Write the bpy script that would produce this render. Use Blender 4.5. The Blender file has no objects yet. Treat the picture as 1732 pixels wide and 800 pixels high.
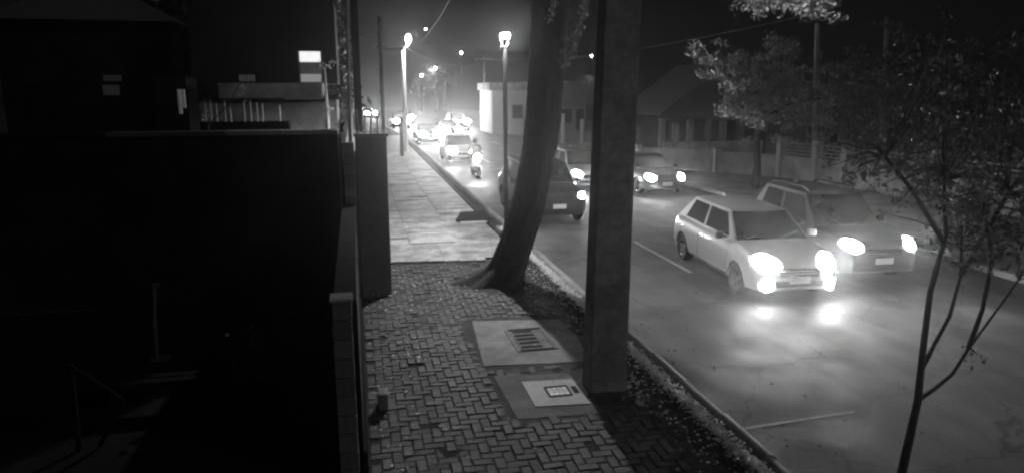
import bpy, bmesh, math, random
import numpy as np
from mathutils import Vector, Matrix
from mathutils.bvhtree import BVHTree
R = math.radians
random.seed(7); rng = np.random.default_rng(11)
S = bpy.context.scene
C = S.collection

# ------------------------------------------------------------------ camera, world, added fill light, exposure
cam_d = bpy.data.cameras.new("camera"); cam = bpy.data.objects.new("camera", cam_d); C.objects.link(cam)
cam.location = (0, 0, 3.87)
cam.rotation_euler = (R(90 - 11.864), 0, R(-12.429))
cam_d.sensor_width = 36; cam_d.lens = 36 * 1190 / 1732
cam_d.clip_start = 0.05; cam_d.clip_end = 3000
S.camera = cam
S.view_settings.view_transform = 'Standard'; S.view_settings.look = 'None'
S.view_settings.gamma = 1; S.view_settings.exposure = 0.0
S.cycles.use_denoising = True
S.cycles.filter_width = 2.4
S.cycles.max_bounces = 5; S.cycles.diffuse_bounces = 2; S.cycles.glossy_bounces = 3; S.cycles.volume_bounces = 0
S.cycles.transmission_bounces = 3
S.cycles.sample_clamp_indirect = 4
S.cycles.sample_clamp_direct = 0

w = bpy.data.worlds.new("World"); S.world = w; w.use_nodes = True
nt = w.node_tree; nt.nodes.clear()
sky = nt.nodes.new("ShaderNodeTexSky"); sky.sky_type = 'NISHITA'; sky.sun_disc = False
sky.sun_elevation = R(30); sky.sun_rotation = R(128)
bw = nt.nodes.new("ShaderNodeRGBToBW"); bg = nt.nodes.new("ShaderNodeBackground"); wo = nt.nodes.new("ShaderNodeOutputWorld")
nt.links.new(sky.outputs[0], bw.inputs[0]); nt.links.new(bw.outputs[0], bg.inputs[0]); nt.links.new(bg.outputs[0], wo.inputs[0])
bg.inputs[1].default_value = 0.0005          # a night sky: the same dome, switched almost off

fill_sun_d = bpy.data.lights.new("night_fill_light", 'SUN'); fill_sun_d.energy = 0.2; fill_sun_d.angle = R(12)
fill_sun = bpy.data.objects.new("night_fill_light", fill_sun_d); C.objects.link(fill_sun)
fill_sun.rotation_euler = (R(60), 0, R(52))  # faint sun added as fill for faces the lamps leave dark

# ------------------------------------------------------------------ helpers
def link(name, me, mat=None, parent=None):
    o = bpy.data.objects.new(name, me); C.objects.link(o)
    if mat is not None and me is not None:
        me.materials.clear()
        me.materials.append(mat)
    if parent is not None: o.parent = parent
    return o
def tag(o, label=None, cat=None, group=None, kind=None):
    if label: o['label'] = label
    if cat: o['category'] = cat
    if group: o['group'] = group
    if kind: o['kind'] = kind
    return o
def empty(name, loc, label, cat, group=None, rz=0):
    o = bpy.data.objects.new(name, None); C.objects.link(o)
    o.empty_display_size = .2; o.location = loc; o.rotation_euler = (0, 0, rz)
    return tag(o, label, cat, group)
class MB:
    def __init__(s): s.v = []; s.f = []
    def add(s, v, f):
        n = len(s.v); s.v += [tuple(p) for p in v]; s.f += [tuple(i + n for i in q) for q in f]; return s
    def box(s, x0, x1, y0, y1, z0, z1, tx=0, ty=0):
        v = [(x0,y0,z0),(x1,y0,z0),(x1,y1,z0),(x0,y1,z0),(x0+tx,y0+ty,z1),(x1-tx,y0+ty,z1),(x1-tx,y1-ty,z1),(x0+tx,y1-ty,z1)]
        return s.add(v, [(3,2,1,0),(4,5,6,7),(0,1,5,4),(1,2,6,5),(2,3,7,6),(3,0,4,7)])
    def tube(s, pts, rad, n=8, cap=True):
        pts = [Vector(p) for p in pts]
        if not hasattr(rad, '__len__'): rad = [rad] * len(pts)
        v = []; f = []; ref = None
        for i, p in enumerate(pts):
            d = (pts[min(i+1, len(pts)-1)] - pts[max(i-1, 0)]).normalized()
            if ref is None:
                ref = Vector((0,0,1)) if abs(d.z) < .9 else Vector((1,0,0))
            a = d.cross(ref).normalized(); b = d.cross(a).normalized(); ref = -d.cross(a) if False else ref
            for k in range(n):
                t = 2*math.pi*k/n
                v.append(p + (a*math.cos(t) + b*math.sin(t))*rad[i])
        for i in range(len(pts)-1):
            for k in range(n):
                k2 = (k+1) % n
                f.append((i*n+k, i*n+k2, (i+1)*n+k2, (i+1)*n+k))
        if cap:
            f.append(tuple(range(n))); f.append(tuple(reversed([(len(pts)-1)*n+k for k in range(n)])))
        return s.add(v, f)
    def ball(s, c, r, n=10, m=7, sz=1):
        v = []; f = []
        for i in range(m+1):
            a = math.pi*i/m
            for k in range(n):
                t = 2*math.pi*k/n
                v.append((c[0]+r*math.sin(a)*math.cos(t), c[1]+r*math.sin(a)*math.sin(t), c[2]+r*sz*math.cos(a)))
        for i in range(m):
            for k in range(n):
                f.append((i*n+k, (i+1)*n+k, (i+1)*n+(k+1)%n, i*n+(k+1)%n))
        return s.add(v, f)
    def mesh(s, name='mesh', smooth=False, bevel=0, fix=True):
        me = bpy.data.meshes.new(name); me.from_pydata(s.v, [], s.f)
        if bevel or fix:
            bm = bmesh.new(); bm.from_mesh(me)
            bmesh.ops.remove_doubles(bm, verts=bm.verts, dist=1e-5)
            if bevel:
                es = [e for e in bm.edges if len(e.link_faces) == 2 and e.calc_face_angle(0) > .5]
                bmesh.ops.bevel(bm, geom=es, offset=bevel, segments=2, profile=.6, affect='EDGES')
            bmesh.ops.recalc_face_normals(bm, faces=bm.faces)
            bm.to_mesh(me); bm.free()
        if smooth:
            me.polygons.foreach_set('use_smooth', [True]*len(me.polygons))
            me.set_sharp_from_angle(angle=R(42))
        me.update(); return me
    def build(s, name, mat, parent=None, smooth=False, bevel=0):
        return link(name, s.mesh(name, smooth, bevel), mat, parent)

def material(name, col, rough=.7, var=.25, scale=6, bump=.2, spec=.5, metal=0, scale2=None, coat=0, world=False, dirt=0):
    m = bpy.data.materials.new(name); m.use_nodes = True; n = m.node_tree; N = n.nodes; L = n.links
    p = N['Principled BSDF']
    p.inputs['Roughness'].default_value = rough; p.inputs['Metallic'].default_value = metal
    p.inputs['Specular IOR Level'].default_value = spec
    if coat: p.inputs['Coat Weight'].default_value = coat; p.inputs['Coat Roughness'].default_value = .06
    tc = N.new('ShaderNodeTexCoord')
    if world:
        geo = N.new('ShaderNodeNewGeometry'); src = geo.outputs['Position']
    else: src = tc.outputs['Object']
    no = N.new('ShaderNodeTexNoise'); no.inputs['Scale'].default_value = scale; no.inputs['Detail'].default_value = 6
    no.inputs['Roughness'].default_value = .65
    L.new(src, no.inputs['Vector'])
    no2 = N.new('ShaderNodeTexNoise'); no2.inputs['Scale'].default_value = scale2 or scale*7; no2.inputs['Detail'].default_value = 4
    L.new(src, no2.inputs['Vector'])
    mx = N.new('ShaderNodeMath'); mx.operation = 'ADD'; L.new(no.outputs[0], mx.inputs[0])
    h = N.new('ShaderNodeMath'); h.operation = 'MULTIPLY'; h.inputs[1].default_value = .6; L.new(no2.outputs[0], h.inputs[0]); L.new(h.outputs[0], mx.inputs[1])
    mr = N.new('ShaderNodeMapRange'); L.new(mx.outputs[0], mr.inputs[0])
    mr.inputs[1].default_value = .5; mr.inputs[2].default_value = 1.1
    mr.inputs[3].default_value = col*(1-var); mr.inputs[4].default_value = col*(1+var)
    oi = N.new('ShaderNodeObjectInfo')
    mr2 = N.new('ShaderNodeMapRange'); L.new(oi.outputs['Random'], mr2.inputs[0]); mr2.inputs[3].default_value = 1-var*.6; mr2.inputs[4].default_value = 1+var*.6
    mm = N.new('ShaderNodeMath'); mm.operation = 'MULTIPLY'; L.new(mr.outputs[0], mm.inputs[0]); L.new(mr2.outputs[0], mm.inputs[1])
    if dirt:
        n3 = N.new('ShaderNodeTexNoise'); n3.inputs['Scale'].default_value = 1.1; n3.inputs['Detail'].default_value = 7; n3.inputs['Roughness'].default_value = .7; L.new(src, n3.inputs['Vector'])
        m3 = N.new('ShaderNodeMapRange'); m3.inputs[1].default_value = .4; m3.inputs[2].default_value = .62; m3.inputs[3].default_value = 1-dirt; m3.inputs[4].default_value = 1.2; L.new(n3.outputs[0], m3.inputs[0])
        m4 = N.new('ShaderNodeMath'); m4.operation = 'MULTIPLY'; L.new(mm.outputs[0], m4.inputs[0]); L.new(m3.outputs[0], m4.inputs[1]); mm = m4
    L.new(mm.outputs[0], p.inputs['Base Color'])
    if bump:
        b = N.new('ShaderNodeBump'); b.inputs['Strength'].default_value = bump; b.inputs['Distance'].default_value = .02
        L.new(mx.outputs[0], b.inputs['Height']); L.new(b.outputs[0], p.inputs['Normal'])
    return m
def emitter(name, strength, col=1.0, base=.8):
    m = bpy.data.materials.new(name); m.use_nodes = True; n = m.node_tree; N = n.nodes; L = n.links
    p = N['Principled BSDF']; p.inputs['Base Color'].default_value = (base,)*3+(1,)
    p.inputs['Emission Color'].default_value = (col,)*3+(1,)
    tc = N.new('ShaderNodeTexCoord'); no = N.new('ShaderNodeTexNoise'); no.inputs['Scale'].default_value = 9
    L.new(tc.outputs['Object'], no.inputs['Vector'])
    mr = N.new('ShaderNodeMapRange'); mr.inputs[3].default_value = strength*.8; mr.inputs[4].default_value = strength*1.2
    L.new(no.outputs[0], mr.inputs[0]); L.new(mr.outputs[0], p.inputs['Emission Strength'])
    p.inputs['Roughness'].default_value = .2
    return m
M = dict(
    concrete=material('concrete', .24, .85, .3, 3, .35, world=True, dirt=.4),
    slab=material('slab_concrete', .36, .8, .25, 4, .35, world=True, dirt=.35),
    plate=material('plate_cement', .62, .75, .18, 6, .2),
    pale=material('pale_plaster', .45, .85, .15, 2, .15),
    wallc=material('wall_plaster', .2, .9, .25, 1.6, .25),
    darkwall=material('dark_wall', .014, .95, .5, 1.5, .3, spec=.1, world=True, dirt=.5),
    block=material('cement_block', .16, .9, .35, 8, .5),
    mortar=material('mortar', .03, .95, .3, 9, .6, world=True, dirt=.4),
    paver=material('paver', .072, .68, .5, 9, .6, world=True, dirt=.55),
    soil=material('soil', .05, .95, .5, 7, .8),
    kerb=material('kerb_stone', .24, .75, .35, 5, .5),
    chip=material('pale_chips', .85, .35, .5, 30, .3),
    bark=material('bark', .032, .9, .45, 9, 1.0),
    twig=material('twig_bark', .04, .85, .3, 12, .6),
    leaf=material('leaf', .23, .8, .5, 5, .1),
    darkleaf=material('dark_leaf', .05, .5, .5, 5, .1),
    white=material('white_paint', .78, .28, .04, 3, .0, coat=.6),
    pearl=material('pearl_paint', .36, .3, .05, 3, .0, coat=.6), silver=material('silver_paint', .5, .3, .05, 3, .0, coat=.6),
    black=material('black_paint', .03, .3, .1, 3, .0, coat=.5),
    grey=material('grey_paint', .06, .3, .1, 3, .0, coat=.5),
    glass=material('window_glass', .02, .12, .1, 2, .0, spec=.6),
    rubber=material('rubber', .02, .85, .2, 20, .2),
    plastic=material('black_plastic', .025, .6, .2, 20, .1),
    chrome=material('bright_metal', .7, .22, .08, 8, .05, metal=1),
    iron=material('iron', .1, .55, .3, 15, .3, metal=.5),
    lamppole=material('painted_pole', .3, .5, .2, 8, .15),
    darkpole=material('dark_pole', .025, .7, .2, 8, .15),
    number=material('number_plate', .75, .5, .05, 5, 0),
    ink=material('plate_ink', .05, .5, .05, 5, 0),
    cloth=material('dark_cloth', .05, .9, .2, 20, .3),
    skin=material('skin', .3, .6, .1, 20, .1),
    roof=material('roof_tiles', .06, .85, .3, 4, .5),
    linepaint=material('line_paint', .42, .7, .3, 14, .2),
    wornpaint=material('worn_paint', .17, .55, .6, 6, .05),
    lamp=emitter('headlamp_lens', 160), dimlamp=emitter('dim_lamp_lens', 7), streetlamp=emitter('street_lamp_glass', 25),
    farlamp=emitter('far_lamp_glass', 40), window=emitter('lit_window', .9), dimwindow=emitter('dim_window', .03, 1, .1),
    mirror=emitter('lit_indicator', 1.2),
)
# asphalt: worn, slightly damp
def asphalt():
    m = bpy.data.materials.new('asphalt'); m.use_nodes = True; N = m.node_tree.nodes; L = m.node_tree.links
    p = N['Principled BSDF']; tc = N.new('ShaderNodeTexCoord')
    def noise(s, d=5, st=None):
        n = N.new('ShaderNodeTexNoise'); n.inputs['Scale'].default_value = s; n.inputs['Detail'].default_value = d
        if st:
            mp = N.new('ShaderNodeMapping'); mp.inputs['Scale'].default_value = st; L.new(tc.outputs['Object'], mp.inputs[0]); L.new(mp.outputs[0], n.inputs['Vector'])
        else: L.new(tc.outputs['Object'], n.inputs['Vector'])
        return n
    def rng_(n, a, b, c, d):
        r = N.new('ShaderNodeMapRange'); L.new(n.outputs[0], r.inputs[0])
        for i, x in enumerate((a, b, c, d)): r.inputs[i+1].default_value = x
        return r
    def mul(a, b):
        x = N.new('ShaderNodeMath'); x.operation = 'MULTIPLY'; L.new(a.outputs[0], x.inputs[0]); L.new(b.outputs[0], x.inputs[1]); return x
    big = rng_(noise(.5, 4), .35, .65, .75, 1.25); fine = rng_(noise(60, 3), .3, .7, .8, 1.2); streak = rng_(noise(1.0, 4, (2.2, .12, 1)), .35, .65, .8, 1.2)
    patch = N.new('ShaderNodeTexVoronoi'); patch.inputs['Scale'].default_value = 1.7; L.new(tc.outputs['Object'], patch.inputs['Vector'])
    base = N.new('ShaderNodeValue'); base.outputs[0].default_value = .075
    vo = N.new('ShaderNodeTexVoronoi'); vo.feature = 'DISTANCE_TO_EDGE'; vo.inputs['Scale'].default_value = .45
    wp = noise(1.6, 5); ad = N.new('ShaderNodeVectorMath'); ad.operation = 'MULTIPLY_ADD'; L.new(wp.outputs['Color'], ad.inputs[0]); ad.inputs[1].default_value = (.9,.9,0); L.new(tc.outputs['Object'], ad.inputs[2]); L.new(ad.outputs[0], vo.inputs['Vector'])
    crack = rng_(vo, 0, .012, .35, 1)
    pt = N.new('ShaderNodeTexVoronoi'); pt.inputs['Scale'].default_value = .22; pt.distance = 'CHEBYCHEV'; L.new(tc.outputs['Object'], pt.inputs['Vector'])
    sp_ = N.new('ShaderNodeSeparateColor'); L.new(pt.outputs['Color'], sp_.inputs[0]); patchy = rng_(sp_, 0, 1, .8, 1.15)
    c = mul(mul(mul(mul(mul(base, big), fine), streak), crack), patchy); L.new(c.outputs[0], p.inputs['Base Color'])
    r = rng_(noise(1.3, 5), .35, .65, .62, .82); L.new(r.outputs[0], p.inputs['Roughness'])
    p.inputs['Specular IOR Level'].default_value = .5
    b = N.new('ShaderNodeBump'); b.inputs['Strength'].default_value = .35; b.inputs['Distance'].default_value = .01
    nn = mul(rng_(noise(55, 6), .2, .8, 0, 1), rng_(noise(2.2, 5), .3, .7, .6, 1.4)); L.new(nn.outputs[0], b.inputs['Height']); L.new(b.outputs[0], p.inputs['Normal'])
    return m
M['asphalt'] = asphalt(); M['worn'] = material('worn_paving', .34, .6, .35, 2.2, .6, scale2=18, world=True, dirt=.4); M['collar'] = material('rough_mortar', .085, .9, .4, 9, .6, world=True, dirt=.4); M['yardwood'] = material('shade_dark_timber', .009, .95, .3, 9, .3, spec=.05); M['ivy'] = material('ivy_leaf', .3, .5, .5, 5, .1)  # yardwood: the yard's shade is put into its near-black colour

def point(parent, loc, power, radius=.08, world=False):
    d = bpy.data.lights.new('lamp_light', 'POINT'); d.energy = power; d.shadow_soft_size = radius
    o = bpy.data.objects.new('lamp_light', d); C.objects.link(o); o.parent = parent; o.location = loc; return o
def spot(parent, loc, power, pitch=6, size=75, blend=.8, radius=.07, yaw=0):
    d = bpy.data.lights.new('beam_light', 'SPOT'); d.energy = power; d.spot_size = R(size); d.spot_blend = blend; d.shadow_soft_size = radius
    o = bpy.data.objects.new('beam_light', d); C.objects.link(o); o.parent = parent; o.location = loc
    o.rotation_euler = (R(-(90 - pitch)), 0, R(yaw))       # looks along the parent's -Y, dipped by pitch
    return o

def flare(parent, loc, power, radius):                  # extra upward spot, added to make the lamp's glow
    return spot(parent, loc, power, -46, 102, .15, radius, -14)
# leaf clouds: many small folded leaves around given centres
def leaves(name, centres, per, spread, size, mat, parent, flat=.6):
    cs = np.array(centres, float); n = len(cs)*per
    c = np.repeat(cs, per, 0) + rng.normal(size=(n, 3))*np.array([spread, spread, spread*flat])
    a = rng.normal(size=(n, 3)); a /= np.linalg.norm(a, axis=1)[:, None]
    b = np.cross(a, rng.normal(size=(n, 3))); b /= np.linalg.norm(b, axis=1)[:, None]
    s = size*(.6+.8*rng.random((n, 1)))
    nrm = np.cross(a, b)
    v = np.stack([c-a*s, c+b*s*.42+nrm*s*.12, c+a*s, c-b*s*.42+nrm*s*.12], 1).reshape(-1, 3)
    f = np.arange(n*4).reshape(-1, 4)
    tri = np.concatenate([f[:, [0,1,2]], f[:, [0,2,3]]])
    me = bpy.data.meshes.new(name); me.vertices.add(len(v)); me.vertices.foreach_set('co', v.ravel())
    me.loops.add(len(tri)*3); me.loops.foreach_set('vertex_index', tri.ravel().astype(np.int32))
    me.polygons.add(len(tri)); me.polygons.foreach_set('loop_start', np.arange(0, len(tri)*3, 3, dtype=np.int32))
    me.update(calc_edges=True); me.validate()
    return link(name, me, mat, parent)

# ------------------------------------------------------------------ THE SETTING
def shift(y):                                  # the street bends gently to the left in the distance
    return 0 if y < 42 else -.0011*(y-42)**2
def ribbon(name, x0, x1, z, y0, y1, mat, step=4, top=None):
    ys = list(np.arange(y0, y1, step)) + [y1]; m = MB()
    for a, b in zip(ys[:-1], ys[1:]):
        m.add([(x0+shift(a), a, z), (x1+shift(a), a, z), (x1+shift(b), b, z), (x0+shift(b), b, z)], [(0,1,2,3)])
    return tag(m.build(name, mat), kind='structure')
g = MB().add([(-400,-60,-.2),(500,-60,-.2),(500,900,-.2),(-400,900,-.2)], [(0,1,2,3)]); tag(g.build('ground', M['soil']), kind='structure')
road = ribbon('road', 4.1, 13.5, -.12, -20, 170, M['asphalt'])
ribbon('far_sidewalk', 13.62, 30, 0, -20, 170, M['concrete'])
kb = MB().box(13.5, 13.62, -20, 120, -.2, .015); tag(kb.build('far_kerb', M['kerb'], bevel=.02), kind='structure')
yard = MB().box(-30, -.32, -5, 13.39, -.19, 0); tag(yard.build('yard_ground', M['darkwall']), kind='structure')
fs = MB().box(.0, 3.6, 15.7, 42, -.19, .03).box(.0, 3.6, 42, 60, -.19, .029)
sw2 = tag(fs.build('upper_sidewalk', M['worn']), kind='structure')
sw = tag(MB().box(-.02, 3.72, 2, 15.7, -.19, -.012).build('sidewalk', M['mortar']), kind='structure')
tag(MB().box(3.722, 4.0, 2, 60, -.19, -.02).build('verge', M['soil']), kind='structure')

# pale worn step where the paving changes, with tactile tiles
st = MB(); px = .05
while px < 2.75:
    L_ = min(random.uniform(.35, .6), 2.8-px); sl = MB().box(px, px+L_-.012, 15.70-(px*.12), 16.02-(px*.12)-.0, -.02, .05+random.uniform(-.008,.008))
    sl.build('step_stone', M['slab'], sw2, bevel=.012); px += L_
tile = MB().box(-.19, .19, -.19, .19, .03, .042)
for i in range(6):
    for j in range(6):
        tile.box(-.16+i*.064-.018, -.16+i*.064+.018, -.16+j*.064-.018, -.16+j*.064+.018, .042, .053, .008, .008)
tme = tile.mesh('tactile_tile')
for k in range(6):
    t = link('tactile_tile', tme, M['plate'] if k == 0 else M['slab'], sw2); t.location = (2.05 + (k % 3)*.4, 16.5 + (k//3)*.4, 0)
# horizontal joint bands and uneven paving ahead: paving slabs
sm = [MB().box(-.58, .58, -.34, .34, .03, .05+.003*k).mesh('paving_slab', bevel=.012) for k in range(2)]
k = 0; y = 17.8
while y < 42:
    for xi in range(3):
        if not (xi == 2 and y < 21.5):
            o = link('paving_slab', sm[k % 2], M['worn'], sw2)
            o.location = (.62 + xi*1.19, y, random.uniform(-.008, .006)); o.rotation_euler = (R(random.uniform(-.7, .7)), R(random.uniform(-.5,.5)), 0)
        k += 1
    y += .71
# drain inlet by the kerb, half lifted
dr = empty('drain_inlet', (3.28, 20.4, .03), 'broken concrete drain inlet with a tilted lid beside the kerb behind the tree', 'drain')
MB().box(-.45, .5, -.3, .3, 0, .03).build('base', M['concrete'], dr, bevel=.01)
MB().add([(-.55,-.34,.035),(.5,-.36,.045),(.45,.3,.20),(-.3,.36,.16),(-.55,-.34,.075),(.5,-.36,.085),(.45,.3,.24),(-.3,.36,.20)], [(3,2,1,0),(4,5,6,7),(0,1,5,4),(1,2,6,5),(2,3,7,6),(3,0,4,7)]).build('lid', M['rubber'], dr, bevel=.01)
MB().box(-.42, .36, -.50, -.42, 0, .05).build('edge_stone', M['plate'], dr, bevel=.015)

# herringbone pavers
A = .117; slots = []
for i in range(-1, 34):
    for j in range(45, 135):
        d = (i-j) % 4
        if d == 0: slots.append((i, j, 1))
        if d == 3: slots.append((i, j, 0))
def keep(x, y):
    if not (.04 < x < 3.66 and 5.3 < y < 15.55): return False
    if 1.6 < x < 3.3 and 9.1 < y < 11.35: return False
    if 1.62 < x < 2.98 and 7.5 < y < 8.95: return False
    if 2.72 < x < 3.4 and 7.9 < y < 8.5: return False
    if (x-2.75)**2 + (y-13.75)**2 < .95**2: return False
    if x > 3.4 and (math.sin(y*3.1)+math.sin(y*7.7)) > 1.5 - (x-3.4)*5: return False
    if False and 10.6 < y < 12.6 and math.sin(x*5+y*2.2) > -.35: return False      # mended patch
    return True
pm = [MB().box(-.1125, .1125, -.054, .054, -.025, 0, .006, .006).mesh('paver'), MB().box(-.113, .109, -.055, .053, -.025, 0, .009, .008).mesh('paver')]
pv = []
for (i, j, h) in slots:
    x, y = (i*A + (A if h else A/2), j*A + (A/2 if h else A))
    if keep(x, y) and random.random() > .008: pv.append((x, y, h))
pv.sort(key=lambda p: p[1] + abs(p[0]-1.7)*.1)
vis = [p for p in pv if p[1] > 5.9 + max(0, (1.0-p[0]))*.25]
first = set(vis[:300]); rest = MB()
for p in pv:
    x, y, h = p
    tz = random.uniform(-.007, .007) + .006*math.sin(x*2.1+y*1.3); rx = R(random.uniform(-2.2, 2.2)); ry = R(random.uniform(-2, 2)); rz = (0 if h else math.pi/2) + R(random.uniform(-2, 2))
    if p in first:
        o = link('paver', pm[random.random() < .4], M['paver'], sw); o.location = (x, y, tz); o.rotation_euler = (rx, ry, rz)
    else:
        mt = Matrix.Translation((x, y, tz)) @ Matrix.Rotation(rz, 4, 'Z') @ Matrix.Rotation(rx, 4, 'X') @ Matrix.Rotation(ry, 4, 'Y')
        me = pm[0]; rest.add([mt @ v.co for v in me.vertices], [tuple(q.vertices) for q in me.polygons])
me = bpy.data.meshes.new('paver_field'); me.from_pydata(rest.v, [], rest.f)
tag(link('paver_field', me, M['paver'], sw), kind='stuff')

# kerb stones with rounded tops
prof = [(4.0, -.13), (3.985, .04), (4.0, .085), (4.05, .115), (4.11, .11), (4.16, .075), (4.185, -.13)]
def kerb_mesh(L):
    m = MB(); n = len(prof)
    m.add([(a-4.08, 0, b) for a, b in prof]+[(a-4.08, L, b) for a, b in prof],
          [(i, i+1, n+i+1, n+i) for i in range(n-1)] + [tuple(range(n)), tuple(range(2*n-1, n-1, -1))])
    return m.mesh('kerb_stone', smooth=True)
kroot = empty('kerb', (0,0,0), None, None); kroot['kind'] = 'structure'
km = kerb_mesh(.985)
y = 2.0
while y < 75:
    o = link('kerb_stone', km, M['kerb'], kroot); o.location = (4.08+shift(y)+random.uniform(-.012,.012), y, random.uniform(-.012, .008)); o.rotation_euler.z = R(random.uniform(-.4,.4)) + 2*.0011*max(0, y-42)
    y += 1.0
# lane paint
for (a, b) in ((2, 5), (13.9, 17.2), (26, 29), (38, 41), (50, 53)):
    tag(MB().box(7.08+shift(a), 7.17+shift(a), a, b, -.119, -.1155).build('lane_line', M['linepaint'], road))
    tag(MB().box(10.25+shift(a), 10.35+shift(a), a+.5, b+.5, -.119, -.1155).build('lane_line', M['linepaint'], road))
MB().add([(4.3,6.98,-.1165),(6.0,7.1,-.1165),(6.0,7.14,-.1165),(4.3,7.03,-.1165)], [(0,1,2,3)]).build('cross_line', M['wornpaint'], road)

# verge litter: pale chips and dry leaves
def chips(name, n, fx, size, mat, label=None):
    v = []; f = []
    for k in range(n):
        x, y, z = fx(); s = size*random.uniform(.5, 1.6); a = random.uniform(0, 6.28)
        c, q = math.cos(a)*s, math.sin(a)*s; hgt = s*random.uniform(.1, .55); tl = random.uniform(-.3,.3)*s
        b = len(v)
        v += [(x+c,y+q,z+tl),(x-q*.7,y+c*.7,z),(x-c,y-q,z-tl),(x+q*.7,y-c*.7,z),(x+random.uniform(-.3,.3)*s,y,z+hgt)]
        f += [(b,b+1,b+4),(b+1,b+2,b+4),(b+2,b+3,b+4),(b+3,b,b+4)]
    me = bpy.data.meshes.new(name); me.from_pydata(v, [], f); o = link(name, me, mat); return tag(o, kind='stuff')
def fverge():
    y = 5 + 14*random.random()**1.3
    return (min(3.975, random.gauss(3.86, .055)) if random.random() < .93 else random.uniform(3.4, 3.97), y, .045 + random.random()*.075)
chips('verge_gravel', 9000, fverge, .017, M['chip'])
def fleaf():
    while True:
        x, y = random.uniform(.05, 3.95), random.uniform(5.5, 16)
        wgt = (x < .9)*.8 + (x > 3.1)*1.0 + .12 + (12 < y < 14.5)*.3
        if random.random() < wgt: return (x, y, .012)
chips('leaf_litter', 420, fleaf, .02, M['chip'])
def froad(): return (4.2 + random.expovariate(.8), random.uniform(5, 24), -.117)
chips('road_debris', 160, froad, .022, M['soil'])
def fdirt():
    return (random.uniform(3.68, 4.0), random.uniform(5, 18), -.01)
chips('verge_dirt', 2500, fdirt, .03, M['soil'])

MB().add([(x,y,-.0115) for x,y in ((1.5,9.0),(3.4,8.95),(3.56,11.3),(1.6,11.5))]+[(x,y,-.006) for x,y in ((1.5,9.0),(3.4,8.95),(3.56,11.3),(1.6,11.5))], [(4,5,6,7),(0,1,5,4),(1,2,6,5),(2,3,7,6),(3,0,4,7)]).build('mortar_collar', M['collar'], sw)
MB().add([(x,y,-.0115) for x,y in ((1.56,7.42),(2.95,7.38),(2.95,8.88),(1.5,8.98))]+[(x,y,-.005) for x,y in ((1.56,7.42),(2.95,7.38),(2.95,8.88),(1.5,8.98))], [(4,5,6,7),(0,1,5,4),(1,2,6,5),(2,3,7,6),(3,0,4,7)]).build('mortar_collar', M['collar'], sw)
# concrete access slab with grating frame
sa = empty('utility_slab', (2.45, 10.2, 0), 'large pale concrete slab with a shallow rectangular grated recess in the pavement', 'access slab')
def quad_slab(c, z0, z1): return MB().add([(x, y, z0) for x, y in c]+[(x, y, z1) for x, y in c], [(3,2,1,0),(4,5,6,7),(0,1,5,4),(1,2,6,5),(2,3,7,6),(3,0,4,7)])
quad_slab([(-.82,-.9),(.72,-1.05),(.98,.85),(-.66,1.1)], -.027, .006).build('base_slab', M['slab'], sa, bevel=.012)
MB().box(-.16, .36, -.42, .45, .0065, .012).build('cover_lid', M['concrete'], sa, bevel=.004)
for k in range(5): MB().box(-.12, .2, -.34+k*.17, -.34+k*.17+.06, .0125, .02).build('slot_bar', M['mortar'], sa)
for a in ((-.22,-.165,-.48,.51),(.365,.42,-.48,.51)): MB().box(a[0],a[1],a[2],a[3],.0065,.017).build('cover_frame', M['kerb'], sa)
for a in ((-.16,.36,-.48,-.425),(-.16,.36,.455,.51)): MB().box(*a,.0065,.017).build('cover_frame', M['mortar'], sa)
# small manhole with waffle plate
sb = empty('manhole_cover', (2.36, 8.22, 0), 'small near-white manhole plate with a grid mark, by the concrete pole', 'manhole cover')
quad_slab([(-.62,-.62),(.45,-.7),(.38,.6),(-.66,.72)], -.027, .002).build('surround', M['concrete'], sb, bevel=.01)
quad_slab([(-.33,-.36),(.37,-.42),(.37,.36),(-.33,.42)], .0025, .014).build('plate', M['plate'], sb, bevel=.006)
for i in range(4):
    for j in range(3): MB().box(-.055+i*.066, -.01+i*.066, -.1+j*.08, -.045+j*.08, .0145, .021).build('grid_pad', M['chip'], sb)
for a in ((-.085,.225,-.145,-.125),(-.085,.225,.145,.165),(-.085,-.07,-.12,.14),(.21,.225,-.12,.14)): MB().box(*a,.0145,.023).build('grid_frame', M['mortar'], sb)
MB().box(.265,.335,-.09,.12,.0145,.019).build('lifting_slot', M['mortar'], sb)
# dark hole at the corner of the surround
tag(MB().box(1.63, 1.83, 7.40, 7.48, -.03, -.0).build('drain_stone', M['rubber'], bevel=.006), 'small dark drain slot at the near corner of the manhole surround', 'drain')

# ------------------------------------------------------------------ concrete pole, trunk, lamps
cp = empty('concrete_pole', (3.04, 8.2, -.03), 'massive rectangular concrete utility pole rising from the pavement beside the manhole', 'utility pole')
m = MB(); zs = [0, 1.5, 3.2, 5, 9]
for a, b in zip(zs[:-1], zs[1:]):
    wa, wb_ = .25-.006*a, .25-.006*b; da, db = .17-.004*a, .17-.004*b; xa, xb = .012*a, .012*b
    m.add([(xa-wa,-da,a),(xa+wa,-da,a),(xa+wa,da,a),(xa-wa,da,a),(xb-wb_,-db,b),(xb+wb_,-db,b),(xb+wb_,db,b),(xb-wb_,db,b)],
          [(0,1,5,4),(1,2,6,5),(2,3,7,6),(3,0,4,7)] + ([(3,2,1,0)] if a == 0 else []) + ([(4,5,6,7)] if b == 9 else []))
m.build('shaft', material('pole_concrete', .28, .9, .35, 3, .5, dirt=.35), cp, bevel=.02)
m = MB(); m.add([(-.17,-.173,.2),(-.10,-.173,.2),(-.03,-.145,9),(-.09,-.145,9)], [(0,1,2,3)])
for z_, n_ in ((1.48, 2), (2.78, 3)):
    for k in range(n_): MB().box(.0+k*.075, .05+k*.075, -.19, -.16, z_+random.uniform(-.01,.01), z_+.022).build('tie_wire', M['chrome'], cp)

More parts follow.
